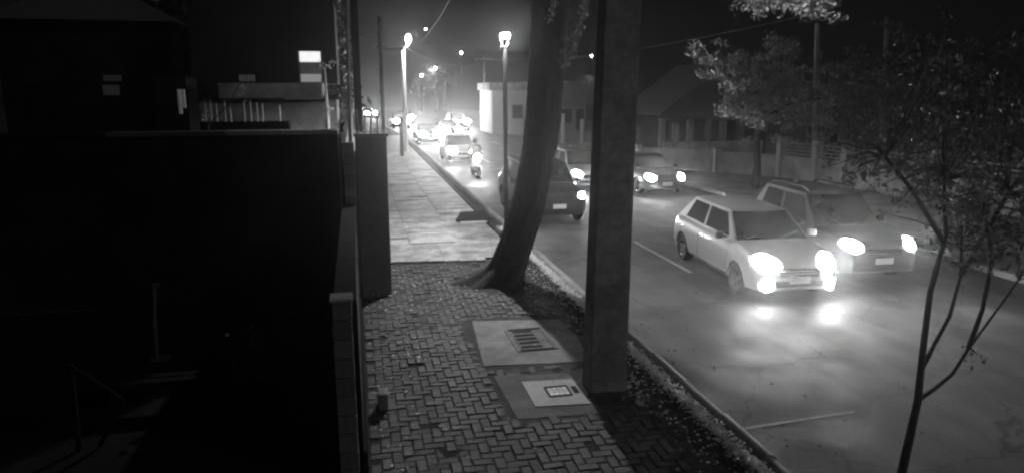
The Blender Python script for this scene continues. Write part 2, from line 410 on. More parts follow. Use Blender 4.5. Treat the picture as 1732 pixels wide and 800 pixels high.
MB().add([(-.36,-.28,.0),(.34,-.3,.0),(.38,.3,.0),(-.38,.28,.0),(-.27,-.19,.075),(.27,-.19,.055),(.27,.19,.08),(-.27,.19,.06)], [(4,5,6,7),(0,1,5,4),(1,2,6,5),(2,3,7,6),(3,0,4,7)]).build('mortar_foot', M['collar'], cp)
chips('pole_foot_rubble', 90, lambda: (3.3+abs(random.gauss(0,.18)), 8.1+random.gauss(0,.35), .005), .026, M['chip'])
tr = empty('street_tree', (2.75, 13.7, -.03), 'thick leaning tree trunk with spreading roots growing from the pavement beside the kerb', 'tree')
path = [(0,-.12,.50),(.12,.02,.43),(.35,.2,.36),(.75,.34,.35),(1.48,.56,.34),(2.1,.70,.335),(2.8,.84,.335),(3.5,.92,.34),(4.4,.98,.35),(5.6,1.04,.35),(7.2,1.3,.26),(9,1.45,.2)]
ns = 56; v = []; f = []
zz = np.interp(np.linspace(0, 1, 90)**1.4*9, [0, 9], [0, 9])
for zi, z in enumerate(zz):
    cx = np.interp(z, [p[0] for p in path], [p[1] for p in path]); rr = np.interp(z, [p[0] for p in path], [p[2] for p in path])
    for k in range(ns):
        t = 2*math.pi*k/ns
        lob = 0
        for ang, amp, wd in ((math.pi, .62, .30), (-.15, .22, .4), (-1.3, .28, .35), (1.6, .3, .4), (3.9, .3, .3)):
            d = math.atan2(math.sin(t-ang), math.cos(t-ang)); lob += amp*math.exp(-(d/wd)**2)
        r_ = rr + lob*math.exp(-z/.17)*.75 + lob*.09*math.exp(-z/1.0) + .014*math.sin(5*t+z*1.3) + .008*math.sin(9*t-z*2.1) + .007*math.sin(17*t+2*math.sin(z*3)) + .03*math.exp(-((z-2.3)/.12)**2)*max(0, math.cos(t+1.9))**3 + random.gauss(0,.006)
        v.append((cx + r_*math.cos(t), r_*math.sin(t)*.9, z))
for i in range(len(zz)-1):
    for k in range(ns): f.append((i*ns+k, i*ns+(k+1)%ns, (i+1)*ns+(k+1)%ns, (i+1)*ns+k))
MB().add(v, f).build('trunk', M['bark'], tr, smooth=True)
limbs = [[(1.2,0,6),(2.4,-.6,6.2),(3.8,-1.2,6.05),(5.2,-1.7,5.75)], [(1.25,0,7),(.2,.8,8.0),(-.8,1.2,8.8)], [(1.3,0,7.4),(1.8,-1.4,8.0),(1.6,-2.8,8.3)], [(1.4,0,8.6),(2.6,1.2,9.4),(3.5,2,10)]]
for l in limbs: MB().tube(l, [.13,.09,.06,.03][:len(l)], 8).build('limb', M['bark'], tr, smooth=True)
cc = []
for l in limbs:
    for k in range(26):
        a = Vector(random.choice(l[1:])); cc.append(a + Vector((random.gauss(0,.6), random.gauss(0,.6), abs(random.gauss(.5,.5)))))
leaves('crown', cc, 70, .22, .09, M['leaf'], tr)
leaves('hanging_leaves', [(4.6+random.gauss(0,.22), -1.8+random.gauss(0,.25), 5.42+random.gauss(0,.08)) for _ in range(16)] + [(5.4+random.gauss(0,.22), -1.8, 5.38+random.gauss(0,.08)) for _ in range(12)], 34, .1, .05, M['leaf'], tr)
# ivy hanging along the right of the trunk
vn = []
for k in range(30):
    t_ = k/29; vn.append((1.62-.42*t_+random.gauss(0,.035), -.45+random.gauss(0,.05), 5.7-1.35*t_))
leaves('ivy', vn, 22, .06, .036, M['ivy'], tr)
vn2 = [(1.05-.16*k/9+random.gauss(0,.02), -.45, 5.7-.55*k/9) for k in range(10)]
leaves('ivy', vn2, 14, .035, .03, M['ivy'], tr)

l2 = empty('street_lamp', (3.60, 17.0, -.02), 'dark slender street lamp with a glowing lantern behind the leaning tree trunk', 'street lamp', 'street lamps along the pavement')
MB().tube([(0,0,0),(0,0,.5),(0,0,.52),(-.03,0,4.85)], [.085,.085,.06,.052], 12).build('pole', M['darkpole'], l2, smooth=True)
MB().box(-.14,.08,-.11,.11,5.17,5.21,.03,.03).build('cap', M['darkpole'], l2)
MB().box(-.12,.06,-.09,.09,5.05,5.155,-.01,-.01).build('lantern_glass', M['streetlamp'], l2)
MB().box(-.12,.04,-.07,.07,4.85,4.885).build('lantern_base', M['darkpole'], l2)
for sx, sy in ((-.11,-.08),(.05,-.08),(.05,.08),(-.11,.08)): MB().tube([(sx*.7-.01,sy*.6,4.88),(sx,sy,5.05)], .006, 5).build('lantern_strut', M['darkpole'], l2)
point(l2, (-.03,-.22,5.1), 240, .07)
def downlight(parent, loc, power, size=150):
    o = spot(parent, loc, power, 0, size, .25, .12); o.rotation_euler = (0, 0, 0); o.data.shadow_soft_size = .05; return o
downlight(l2, (-.12,0,5.02), 1500, 158)
l1 = empty('street_lamp', (3.0, 44.0, -.02), 'pale brightly lit street lamp pole standing farther up the pavement', 'street lamp', 'street lamps along the pavement')
MB().tube([(0,0,0),(0,0,.6),(0,0,6.1)], [.15,.13,.12], 12).build('pole', material('white_pole', .75, .6, .08, 8, .1), l1, smooth=True)
MB().tube([(0,0,6.05),(.1,-.15,6.3),(.28,-.35,6.45)], .05, 8).build('arm', M['lamppole'], l1, smooth=True)
MB().ball((.3,-.4,6.75), .17, 12, 8, 1.5).build('lamp_globe', M['farlamp'], l1, smooth=True)
MB().box(.18,.42,-.52,-.28,7.02,7.06).build('cap', M['darkpole'], l1)
point(l1, (.3,-.75,6.75), 350, .12); downlight(l1, (.3,-.4,6.45), 1800)

# dark post beside the far lamp
tag(MB().tube([(2.55,41,-.0),(2.55,41,2.2)], .11, 10).build('bollard_post', M['darkpole'], smooth=True), 'short dark post beside the pale far lamp pole', 'post')

# ------------------------------------------------------------------ LEFT: piers, walls, neighbour house
def pier(name, x, y, z0, z1, wdt, label, mat):
    p = empty(name, (x, y, z0), label, 'pier', 'block piers of the garden wall')
    MB().box(-wdt/2+.012, wdt/2-.012, -.08, .08, 0, z1-z0-.01).build('core', M['mortar'], p)
    n = int(round((z1-z0)/.2)); hh = (z1-z0)/n
    bmsh = MB().box(-wdt/2, wdt/2, -.1, .1, .006, hh-.006).mesh('block', bevel=.006)
    for k in range(n):
        b = link('block', bmsh, mat, p); b.location = (random.uniform(-.004,.004), random.uniform(-.004,.004), k*hh)
    return p
p1 = pier('block_pier', -.2, 6.6, 0, 1.93, .18, 'nearer grey block pier at the end of the low garden wall', M['block'])
MB().box(-.105,.105,-.115,.115,1.925,1.95).build('cap', M['slab'], p1)
pier('block_pier', -.14, 12.9, 0, 2.94, .19, 'taller block pier against the dark gate pillar', M['block'])
gw = empty('garden_wall', (-.16, 9.8, 0), 'dark low garden wall running from the near pier to the gate pillar along the pavement', 'wall')
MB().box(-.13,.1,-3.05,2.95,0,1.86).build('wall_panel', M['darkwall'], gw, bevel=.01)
MB().box(-.02,.13,-3.0,2.9,0,.22).build('plinth', M['darkwall'], gw, bevel=.01)
# short block base at the foot of the wall
tag(MB().box(.13,.25,8.2,8.42,-.03,.2).build('kerb_block', M['concrete'], bevel=.015), 'small loose concrete block at the foot of the garden wall', 'block')
gp_ = empty('gate_pillar', (.28, 13.45, 0), 'tall dark square gate pillar at the pavement edge with a short railing on top', 'pillar')
MB().box(-.30,.27,-.25,.25,-.03,3.0).build('shaft', material('pillar_paint', .13, .8, .25, 2, .2), gp_, bevel=.02)
MB().box(-.32,.30,-.27,.27,3.0,3.06).build('cap', M['wallc'], gp_, bevel=.01)
for k in range(5):
    MB().tube([(-.24+k*.12,-.1,3.06),(-.24+k*.12,-.1,3.5+.03*(k%2))], .014, 6).build('rail_bar', M['lamppole'], gp_)
    MB().ball((-.24+k*.12,-.18,3.095), .032, 8, 5).build('spike_base', M['chip'], gp_, smooth=True)
bw_ = empty('boundary_wall', (-5, 13.5, 0), 'tall dark boundary wall with a coping tinted lighter at its lit end, closing the yard', 'wall')
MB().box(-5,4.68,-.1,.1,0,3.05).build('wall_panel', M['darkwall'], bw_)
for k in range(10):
    MB().box(-5+k*.97,-5+k*.97+.955,-.16,.14,3.052,3.13+random.uniform(-.004,.004)).build('coping_stone', M['wallc'] if k > 7 else M['roof'] if k > 5 else M['darkwall'], bw_, bevel=.01)  # lamp light painted in: stones get paler toward the street end
# neighbour's house behind the wall
nh = empty('neighbour_house', (-2.4, 22, 0), 'low grey flat-roofed house behind the boundary wall with a lit window above', 'house')
MB().box(-1.95,1.88,0,4,0,3.5).build('wall', M['concrete'], nh)
MB().box(-1.35,1.5,-.35,4,3.55,4.02,0,0).build('roof_slab', M['concrete'], nh, bevel=.02)
MB().box(-1.6,1.6,-.2,4,3.5,3.56).build('ceiling_band', M['darkwall'], nh)
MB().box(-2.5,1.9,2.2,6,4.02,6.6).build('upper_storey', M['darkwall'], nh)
wf = MB().box(.70,1.44,2.10,2.19,4.04,5.05).build('window_frame', M['wallc'], nh)
MB().box(.76,1.40,2.05,2.095,4.70,5.02).build('window_pane', M['window'], wf)
sl_m = MB().box(.76,1.40,2.05,2.095,0,.05).mesh('blind_slat')
for k in range(6):
    b = link('blind_slat', sl_m, M['pale'], wf); b.location = (0, random.uniform(-.01,.01), 4.34+k*.058)
MB().box(.76,1.40,2.05,2.095,4.07,4.32).build('window_pane', emitter('dim_lower_pane', .16), wf)
wf2 = MB().box(-1.14,-.62,2.13,2.19,4.05,4.33).build('window_frame', M['darkwall'], nh)
for k in range(6): MB().box(-1.11+k*.082,-1.055+k*.082,2.09,2.125,4.09,4.29).build('blind_slat', M['dimwindow'], wf2)
an = empty('terrace', (-2.7, 17.3, 0), 'dark terrace edge with a row of thin pale balusters', 'terrace')
MB().box(-1.6,1.2,0,.5,0,3.12).build('terrace_wall', M['darkwall'], an)
for k, (dx, hh) in enumerate(((-.62,.45),(-.5,.5),(-.38,.42),(-.2,.5),(-.08,.3),(.22,.45),(.36,.5),(.5,.42),(.62,.4),(1.0,.36))):
    MB().tube([(dx,.1,3.12),(dx,.1,3.12+hh)], .018, 6).build('baluster', M['pale'], an)
MB().box(-.75,1.12,.07,.13,3.12+.5,3.12+.53).build('hand_rail', M['darkwall'], an)
lw = empty('shed', (-3.7, 16.0, 0), 'dark narrow shed with a small glowing louvred window, standing left of the terrace', 'shed')
MB().box(-.3,.32,0,1,0,4.1).build('wall', M['darkwall'], lw)
for k in range(4): MB().box(.14+k*.04,.165+k*.04,-.02,-.005,3.35+(0 if k<2 else .12),3.85).build('louvre_slat', emitter('louvre_glow', .06+.04*(k%2), 1, .1), lw)  # emissive slats stand for a lit louvred window
fh = empty('far_house', (-8, 26, 0), 'dark distant house at the far side of the yard with two faint windows', 'house')
MB().box(-3,2,0,4,0,6).build('wall', M['darkwall'], fh)
MB().box(-.0,.55,-.05,-.005,4.1,4.3).build('window_pane', emitter('faint_window', .006, 1, .05), fh)
MB().box(-.05,.45,-.05,-.005,3.65,3.98).build('window_pane', emitter('faint_window_low', .008, 1, .05), fh)
MB().add([(-3.4,-.4,6),(2.4,-.4,6),(2.4,4.4,6),(-3.4,4.4,6),(-.5,2,7.6)],[(0,1,4),(1,2,4),(2,3,4),(3,0,4),(3,2,1,0)]).build('roof', M['roof'], fh)
# thin garden tree with pale blossoms next to the window
gt = empty('garden_tree', (-.72, 19.6, 0), 'slender young tree with pale leaf tufts beside the lit window', 'tree')
MB().tube([(0,0,0),(.02,0,3),(.0,0,4.4)], [.05,.045,.03], 7).build('trunk', M['pale'], gt, smooth=True)
leaves('crown', [(-.1,0,4.5),(.12,0,4.45),(.22,-.1,4.55),(-.1,0,4.0),(.12,-.1,3.35),(.02,0,3.2),(0,0,4.4)], 16, .05, .035, M['chip'], gt)
pl = empty('climbing_plant', (-2.8, 16.6, 0), 'thin climbing plant with small bright leaves in front of the terrace', 'plant')
MB().tube([(-.35,0,0),(-.33,0,3.1),(.1,0,3.5),(.4,0,4.0)], [.02,.015,.012,.01], 6).build('stem', M['twig'], pl)
leaves('foliage', [(-.42,0,3.2),(-.36,0,3.28),(-.3,0,3.4),(.42,0,3.9),(.44,0,3.75),(.45,0,3.6)], 9, .03, .03, M['chip'], pl)
np_ = empty('steel_post', (-.02, 13.9, 0), 'tall steel post rising behind the boundary wall', 'post')
MB().tube([(-.1,0,0),(-.08,0,3),(0,0,7)], .035, 8).build('shaft', M['lamppole'], np_, smooth=True)
MB().box(.02,.16,.05,.12,0,7).build('shaded_side', M['darkpole'], np_)  # dark box paints the post's unlit side beside the pale lit edge
vt = empty('vine_post', (.78, 20.5, 0), 'slim post wound with pale vine leaves beyond the gate pillar', 'post')
MB().tube([(0,0,0),(0,0,5.8)], .05, 8).build('shaft', M['darkpole'], vt, smooth=True)
leaves('ivy', [(-.07+.03*math.sin(k), -.05, 3+.125*k) for k in range(22)], 7, .03, .035, M['leaf'], vt)
# wall of the neighbour along the pavement
nw = empty('roadside_wall', (-.1, 27, 0), 'long grey wall lining the far pavement behind the gate pillar', 'wall')
MB().box(-.12,.1,-13,16,0,2.6).build('wall_panel', M['concrete'], nw, bevel=.01)
for k in range(14):
    MB().box(-.14,.12,-12.9+k*2.05,-12.9+k*2.05+2.03,2.602,2.68).build('coping_stone', M['slab'], nw, bevel=.01)
    MB().tube([(0,-12+k*2.05,2.68),(0,-12+k*2.05,3.3)], .03, 6).build('rail_post', M['lamppole'], nw)

for k, (x, y, lab) in enumerate(((-6.6, 31, 'large black tree behind the neighbour house, between the two dark houses'), (-1.6, 33, 'tall black tree behind the lit window and the steel post'))):
    bt = empty('garden_tree', (x, y, -.2), lab, 'tree')
    MB().tube([(0,0,0),(.1,0,3),(0,0,6)], [.3,.22,.12], 8).build('trunk', M['bark'], bt, smooth=True)
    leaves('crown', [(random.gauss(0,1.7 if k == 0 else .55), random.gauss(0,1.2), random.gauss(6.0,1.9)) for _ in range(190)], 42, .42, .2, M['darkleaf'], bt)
# yard clutter, with its shade put into dark material colours
pr_ = empty('leaning_pipe', (-2.97, 10.55, 0), 'pale plastic pipe standing on a flat foot in the dark yard', 'pipe')
MB().tube([(0,0,.02),(.02,0,.6),(.07,0,1.12)], .03, 8).build('shaft', M['roof'], pr_, smooth=True)
MB().box(-.07,.17,-.1,.1,0,.05).build('foot', M['roof'], pr_, bevel=.01)
MB().box(.04,.13,-.03,.03,1.1,1.16).build('elbow', M['roof'], pr_, bevel=.01)
lb = empty('garden_bench', (-2.55, 9.0, 0), 'low pale bench seat lying across the dark yard', 'bench')
for k in range(2): MB().box(-.66,.64,-.16+k*.17,-.02+k*.17,.30,.345).build('seat_plank', M['yardwood'], lb, bevel=.006)
for s in (-.5,.5): MB().box(s-.05,s+.05,-.12,.12,0,.298).build('leg', M['darkwall'], lb)
te = empty('trestle', (-2.9, 7.9, 0), 'folded wooden trestle frame in the corner of the dark yard', 'trestle')
MB().tube([(-.2,0,0),(-.18,0,1.0)], .03, 6).build('leg', M['yardwood'], te)
MB().tube([(-.18,0,.97),(.25,.1,.5)], .03, 6).build('brace', M['yardwood'], te)
MB().tube([(.25,.1,.5),(.0,0,.03)], .03, 6).build('brace', M['yardwood'], te)
tag(MB().box(-.5,-.45,6.9,6.95,0,.75).build('iron_stake', M['yardwood'], bevel=.005), 'short square stake standing beside the near pier', 'stake')
sh = empty('garden_shrub', (-1.1, 9.2, 0), 'dark low shrub growing against the garden wall', 'shrub')
MB().tube([(0,0,0),(0,0,.4)], .03, 6).build('stem', M['twig'], sh)
leaves('foliage', [(random.uniform(-.5,.6), random.uniform(-.4,.4), random.uniform(.15,.8)) for _ in range(40)], 22, .12, .045, M['leaf'], sh)

# ------------------------------------------------------------------ RIGHT: trees, poles, wall, house
rt = empty('roadside_tree', (15.45, 25.1, 0), 'spreading dark tree on the opposite pavement in front of the low wall', 'tree')
MB().tube([(0,0,0),(.02,0,.9),(-.1,0,1.9),(.05,0,2.8),(.3,0,3.6)], [.19,.15,.13,.11,.08], 9).build('trunk', M['bark'], rt, smooth=True)
br = [[(.0,0,2.6),(-1.0,-.4,3.5),(-2.2,-.8,4.4),(-3.3,-1,5.6)], [(.1,0,2.9),(-.6,-.3,4.2),(-1.5,-.5,5.3)], [(.2,0,3.2),(.7,0,4.2),(.9,.2,5.4)], [(.1,0,2.7),(1.2,-.3,3.3),(2.4,-.4,3.5)], [(0,0,2.6),(-1.1,-.6,3.1),(-1.9,-1.0,3.4)]]
cc = []
for b in br:
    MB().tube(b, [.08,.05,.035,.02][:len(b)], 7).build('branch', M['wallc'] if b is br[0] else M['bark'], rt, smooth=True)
    for k in range(26):
        t_ = random.random()**.6*(len(b)-1); i = min(int(t_), len(b)-2); p = Vector(b[i]).lerp(Vector(b[i+1]), t_-i)
        cc.append(p + Vector((random.gauss(0,.28), random.gauss(0,.35), random.gauss(0,.2))))
cc += [(random.gauss(.6,1.0), random.gauss(0,.6), random.gauss(3.1,.5)) for _ in range(50)]
leaves('crown', cc, 48, .15, .085, M['leaf'], rt)
rt2 = empty('garden_tree', (20.5, 27.5, 0), 'broad dark tree behind the pillared wall at the right', 'tree')
MB().tube([(0,0,0),(.1,0,2.0),(.0,0,3.6)], [.2,.16,.1], 8).build('trunk', M['bark'], rt2, smooth=True)
leaves('crown', [(random.gauss(.3,1.7), random.gauss(0,1), random.gauss(2.9,.8)) for _ in range(130)], 34, .2, .1, M['leaf'], rt2)
rt3 = empty('garden_tree', (24.5, 25, 0), 'tall dark tree at the far right edge behind the sapling', 'tree')
MB().tube([(0,0,0),(.1,0,2.0),(.0,0,3.6)], [.22,.16,.1], 8).build('trunk', M['bark'], rt3, smooth=True)
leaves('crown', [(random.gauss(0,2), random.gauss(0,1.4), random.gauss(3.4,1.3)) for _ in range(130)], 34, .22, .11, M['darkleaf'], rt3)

sp = empty('sapling', (3.78, 3.95, -.02), 'thin bare-stemmed sapling with forked branches and small dark leaves by the kerb', 'tree')
stem = [(0,0,0),(.03,.03,.6),(.05,.05,1.1),(.11,.05,1.68),(.10,.05,2.1),(.10,.05,2.5),(.17,.05,2.9),(.12,.1,3.4)]
MB().tube(stem, [.04,.036,.034,.028,.023,.02,.016,.01], 9).build('trunk', M['twig'], sp, smooth=True)
sbr = [[(.10,.05,1.9),(.20,.06,2.1),(.30,.06,2.3),(.36,.07,2.6),(.34,.1,2.95)],
       [(.10,.05,1.68),(.24,.05,1.76),(.38,.05,1.86),(.50,.06,2.04),(.70,.08,2.28),(.95,.1,2.6)],
       [(.50,.06,2.04),(.62,.1,2.32),(.64,.1,2.7),(.55,.15,3.1)],
       [(.16,.05,2.85),(-.05,.15,3.2),(-.25,.3,3.5)], [(.36,.07,2.6),(.55,.1,2.9),(.75,.1,3.25)]]
for b in sbr: MB().tube(b, [.018,.015,.013,.011,.009,.007][:len(b)], 7).build('branch', M['twig'], sp, smooth=True)
cl = []
for b in sbr + [stem[5:]]:
    for k in range(34):
        t_ = (.35+.65*random.random())*(len(b)-1); i = min(int(t_), len(b)-2); p = Vector(b[i]).lerp(Vector(b[i+1]), t_-i)
        if p.z < 2.45: continue
        cl.append(p + Vector((random.gauss(0,.13), random.gauss(0,.15), random.gauss(0,.1))))
cl += [(random.gauss(.38,.27), random.gauss(.1,.2), random.gauss(2.98,.2)) for _ in range(70)]
cl += [(random.gauss(-.15,.2), random.gauss(.3,.2), random.gauss(3.3,.18)) for _ in range(18)]
cl += [(.62+random.gauss(0,.03), .08, 1.98+random.gauss(0,.02)) for _ in range(2)]
cl += [(random.gauss(.30,.35), random.gauss(.3,.25), random.gauss(3.45,.3)) for _ in range(110)]
cl += [(random.gauss(.75,.2), random.gauss(.25,.25), random.gauss(3.0,.35)) for _ in range(60)]
cl += [(.05+.5*t_+random.gauss(0,.06), .3+random.gauss(0,.1), 4.15-1.0*t_+random.gauss(0,.06)) for t_ in [random.random() for _ in range(24)]]
cl = [c for c in cl if (c[2] > 2.62 and (c[0] > .22 or c[2] > 3.12)) or (c[0] > .55 and c[2] < 2.1)]
anchors = [Vector(b[i]).lerp(Vector(b[i+1]), t_/4) for b in sbr + [stem[4:]] for i in range(len(b)-1) for t_ in range(4)]
tw = MB()
for c in cl[::2]:
    cv = Vector(c); a = min(anchors, key=lambda q: (q-cv).length); mid = a.lerp(cv, .5) + Vector((random.gauss(0,.03), random.gauss(0,.03), .03))
    tw.tube([a, mid, cv], [.005,.004,.002], 4, cap=False)
tag(tw.build('twigs', M['twig'], sp), kind='stuff')
leaves('crown', cl, 9, .045, .026, M['leaf'], sp, flat=.9)

def utility_pole(loc, lean, h, label):
    p = empty('utility_pole', loc, label, 'utility pole', 'utility poles across the road')
    MB().tube([(0,0,0),(lean*.5,0,h*.5),(lean,0,h)], [.13,.11,.09], 10).build('shaft', M['concrete'], p, smooth=True)
    MB().box(lean-.9,lean+.9,-.14,-.07,h-.5,h-.4).build('cross_arm', M['darkpole'], p)
    for k in (-.8,-.3,.3,.8): MB().tube([(lean+k,-.1,h-.4),(lean+k,-.1,h-.22)], .04, 6).build('insulator', M['pale'], p)
    MB().box(lean*.8-.14,lean*.8+.14,-.2,-.1,h*.72,h*.72+.35).build('junction_box', M['wallc'], p)
    return p
utility_pole((19.35, 26.9, 0), -.5, 7.0, 'pale utility pole rising through the foliage behind the pillared wall')
utility_pole((28.6, 34, 0), -.6, 7.6, 'slim utility pole standing alone against the dark sky at the right')
utility_pole((13.3, 74, 0), 0, 7.2, 'distant thin utility pole with a short cross arm by the bend')
def wire(pts, label):
    m = MB(); a, b = Vector(pts[0]), Vector(pts[1]); n = 14
    m.tube([a.lerp(b, i/n) + Vector((0, 0, -pts[2]*4*(i/n)*(1-i/n))) for i in range(n+1)], .016, 5)
    tag(m.build('overhead_wire', M['darkpole'], smooth=True), label, 'wire', 'overhead wires')
wire(((18.05,26.8,6.75),(27.2,33.9,7.35),.35), 'overhead wire strung between the two poles across the road')
wire(((13.0,73.9,6.9),(3.2,44,6.3),.9), 'faint wire swinging from the distant pole to the pale street lamp')
wire(((3.3,44,6.35),(3.1,17.5,7.4),.7), 'wire running above the pavement from the pale street lamp toward the tree')
wire(((19.6,26.8,6.75),(28.8,33.9,7.35),.5), 'lower sagging wire strung between the two poles across the road')
wire(((18.05,26.8,6.75),(12.5,73.9,6.9),.8), 'long wire running from the pale pole to the distant bend')

# pillared wall across the road
rw = empty('pillared_wall', (18.6, 26, 0), 'low grey wall with square pillars and slatted rails across the road', 'wall')
P = [Vector(q) for q in ((13.9,33.4,0),(16.6,30.4,0),(18.4,28.0,0),(18.9,26.2,0),(19.1,24.6,0),(19.5,20.5,0),(20.0,16,0),(20.4,11,0))]
base = Vector((18.6,26,0)); wm = material('low_wall_plaster', .42, .9, .2, 2, .2, dirt=.3)
for i, (a, b) in enumerate(zip(P[:-1], P[1:])):
    d = (b-a).normalized(); nrm = Vector((-d.y, d.x, 0))*.08; a2 = a - base + d*.16; b2 = b - base - d*.16
    def slab_(o0, z0, z1, th):
        n_ = nrm.normalized()*th
        return MB().add([p + Vector((0,0,z0)) for p in (a2-n_, b2-n_, b2+n_, a2+n_)] + [p + Vector((0,0,z1)) for p in (a2-n_, b2-n_, b2+n_, a2+n_)], [(3,2,1,0),(4,5,6,7),(0,1,5,4),(1,2,6,5),(2,3,7,6),(3,0,4,7)])
    slab_(0, 0, .98, .08).build('wall_panel', wm, rw)
    for k in range(4 if i > 1 else 0): slab_(0, 1.05+k*.15, 1.12+k*.15, .025).build('rail_slat', M['lamppole'], rw)
for i, p in enumerate(P):
    q = p - base; hp = 1.75 if i >= 2 else 1.1
    MB().box(q.x-.16,q.x+.16,q.y-.16,q.y+.16,0,hp).build('pillar', M['pale'], rw, bevel=.015)
    MB().box(q.x-.2,q.x+.2,q.y-.2,q.y+.2,hp+.002,hp+.06).build('pillar_cap', M['wallc'], rw, bevel=.01)

hs = empty('gabled_house', (20.6, 38, 0), 'dark gabled house with pale porch columns behind the low wall', 'house')
MB().box(-2.2,3.6,.6,6,0,2.5).build('wall', M['darkwall'], hs)
MB().add([(-3.9,-.4,2.35),(.2,-.4,5.3),(4.1,-.4,2.2),(4.1,6,2.2),(.2,6,5.3),(-3.9,6,2.35),(-3.9,-.4,2.2),(4.1,-.4,2.05)], [(0,6,7,2,1),(0,1,4,5),(1,2,3,4)]).build('roof', M['roof'], hs)
for dx, hh in ((-3.4,2.1),(-2.6,1.9),(-1.7,2.1),(-.6,2.1),(.4,2.0),(1.5,2.0)):
    MB().box(dx-.17,dx+.17,-.2,.1,0,hh).build('porch_column', M['wallc'], hs, bevel=.02)
MB().box(-3.6,2.0,-.25,.2,2.1,2.2).build('porch_beam', M['concrete'], hs)
MB().box(-3.6,2.6,-.8,-.6,0,.9).build('garden_wall', M['concrete'], hs)

cb = empty('roadside_building', (15.8, 60, 0), 'pale single-storey building lit by the traffic beyond the tree trunk', 'building')
MB().box(-4.3,-.9,0,6,0,3.7).build('front_wall', M['pale'], cb)
MB().box(-.6,4.2,.4,6,0,4.2).build('side_wing', M['wallc'], cb)
MB().box(-4.6,-.7,-.3,6,3.7,4.35).build('roof_slab', M['concrete'], cb, bevel=.03)
MB().box(-.7,4.4,.1,6,4.2,4.5).build('roof_slab', M['concrete'], cb, bevel=.03)
wfr = MB().box(-2.6,-1.6,-.06,-.002,1.3,2.5).build('window_frame', M['wallc'], cb); MB().box(-2.52,-1.68,-.09,-.065,1.38,2.42).build('window_pane', M['glass'], wfr)
for a in ((.3,1.1,0,2.1),(1.7,2.9,.9,2.1),(3.3,4.0,0,2.1)):
    fr = MB().box(a[0],a[1],.34,.398,a[2],a[3]).build('door' if a[2] == 0 else 'window_frame', M['darkwall'], cb)
    if a[2]: MB().box(a[0]+.1,a[1]-.1,.30,.335,a[2]+.1,a[3]-.1).build('window_pane', M['glass'], fr)
gt_ = empty('gate_fence', (15.0, 49, 0), 'row of pale gate posts with a low wall in front of the lit building', 'fence')
for dx in (-.45,.95,2.2,3.6,5.0): MB().box(dx-.1,dx+.1,-.1,.1,0,2.1 if dx in (-.45,3.6) else 1.7).build('post', M['pale'], gt_, bevel=.01)
MB().box(-.45,5.0,.0,.08,0,.9).build('wall_panel', M['wallc'], gt_)

# hill and far city lights
hm = MB(); nx, ny = 24, 12
for j in range(ny+1):
    for i in range(nx+1):
        x = -220+i*26; y = 150+j*30
        hm.v.append((x, y, -.5 if j == 0 else (j/ny)**.8*30*(.75+.35*math.sin(x*.017+1)+.12*math.sin(x*.06+y*.02))))
for j in range(ny):
    for i in range(nx): a = j*(nx+1)+i; hm.f.append((a, a+1, a+nx+2, a+nx+1))
hill = hm.build('hill', M['darkleaf'], smooth=True); tag(hill, kind='structure')
def hz(x, y):
    ok, loc, n_, idx = hill.ray_cast(Vector((x, y, 300)), Vector((0, 0, -1))); return loc.z if ok else 0
vl = [(720,50),(780,90),(1000,95),(1157,152),(618,142),(736,116),(525,44),(713,128)]
def ray(px, py, Y):
    th, ps = R(11.864), R(12.429)
    F = Vector((math.sin(ps)*math.cos(th), math.cos(ps)*math.cos(th), -math.sin(th))); Rt = Vector((math.cos(ps), -math.sin(ps), 0)); U = Rt.cross(F)
    d = F + Rt*((px-866)/1190) - U*((py-400)/1190); return Vector((0,0,3.87)) + d*(Y/d.y)
words_ = ['faint hillside street lamp high above the far lamp pole','tiny hillside street lamp above the bend in the road','tiny hillside street lamp just right of the leaning trunk','small low street lamp glimmering right of the concrete pole',
          'small far street lamp low behind the vine post','bright small lamp above the lit treetops at the bend','faint street lamp at the top left of the hillside','small lamp beside the lit treetops at the bend']
for k, (a, b) in enumerate(vl):
    Y = 120 if k in (5, 7) else 210 if b > 80 else 300
    p = ray(a, b, Y); zb = hz(p.x, p.y) if Y > 150 else -.2
    o = empty('distant_street_lamp', (p.x, p.y, min(zb, p.z-2)), words_[k], 'street lamp', 'distant street lamps on the hillside'); hh = p.z - o.location.z
    MB().tube([(0,0,0),(0,0,hh)], .12, 6).build('pole', M['darkpole'], o)
    MB().ball((0,-.2,hh), .2 if Y < 150 else .33, 8, 5).build('lamp_globe', M['farlamp'], o)
for k, (a, b, rr) in enumerate(((712,135,1.6),(738,125,1.9),(752,132,1.2),(705,148,1.4))):
    p = ray(a, b, 123+k*2)
    t = empty('hillside_tree', (p.x, p.y, -.2), ['round tree lit by the small lamp at the bend', 'tallest lamp-lit tree at the bend', 'narrow tree at the end of the lit group', 'low dim tree under the lit group'][k], 'tree', 'lamp-lit trees at the bend')
    MB().tube([(0,0,0),(0,0,p.z)], .2, 6).build('trunk', M['bark'], t)
    leaves('crown', [(random.gauss(0,rr*.6), random.gauss(0,rr*.6), p.z+random.gauss(0,rr*.45)) for _ in range(30)], 22, .4, .28, M['leaf'], t)
d = bpy.data.lights.new('lamp_light', 'POINT'); d.energy = 700; d.shadow_soft_size = .3; o = bpy.data.objects.new('lamp_light', d); C.objects.link(o); o.location = ray(730, 118, 119)

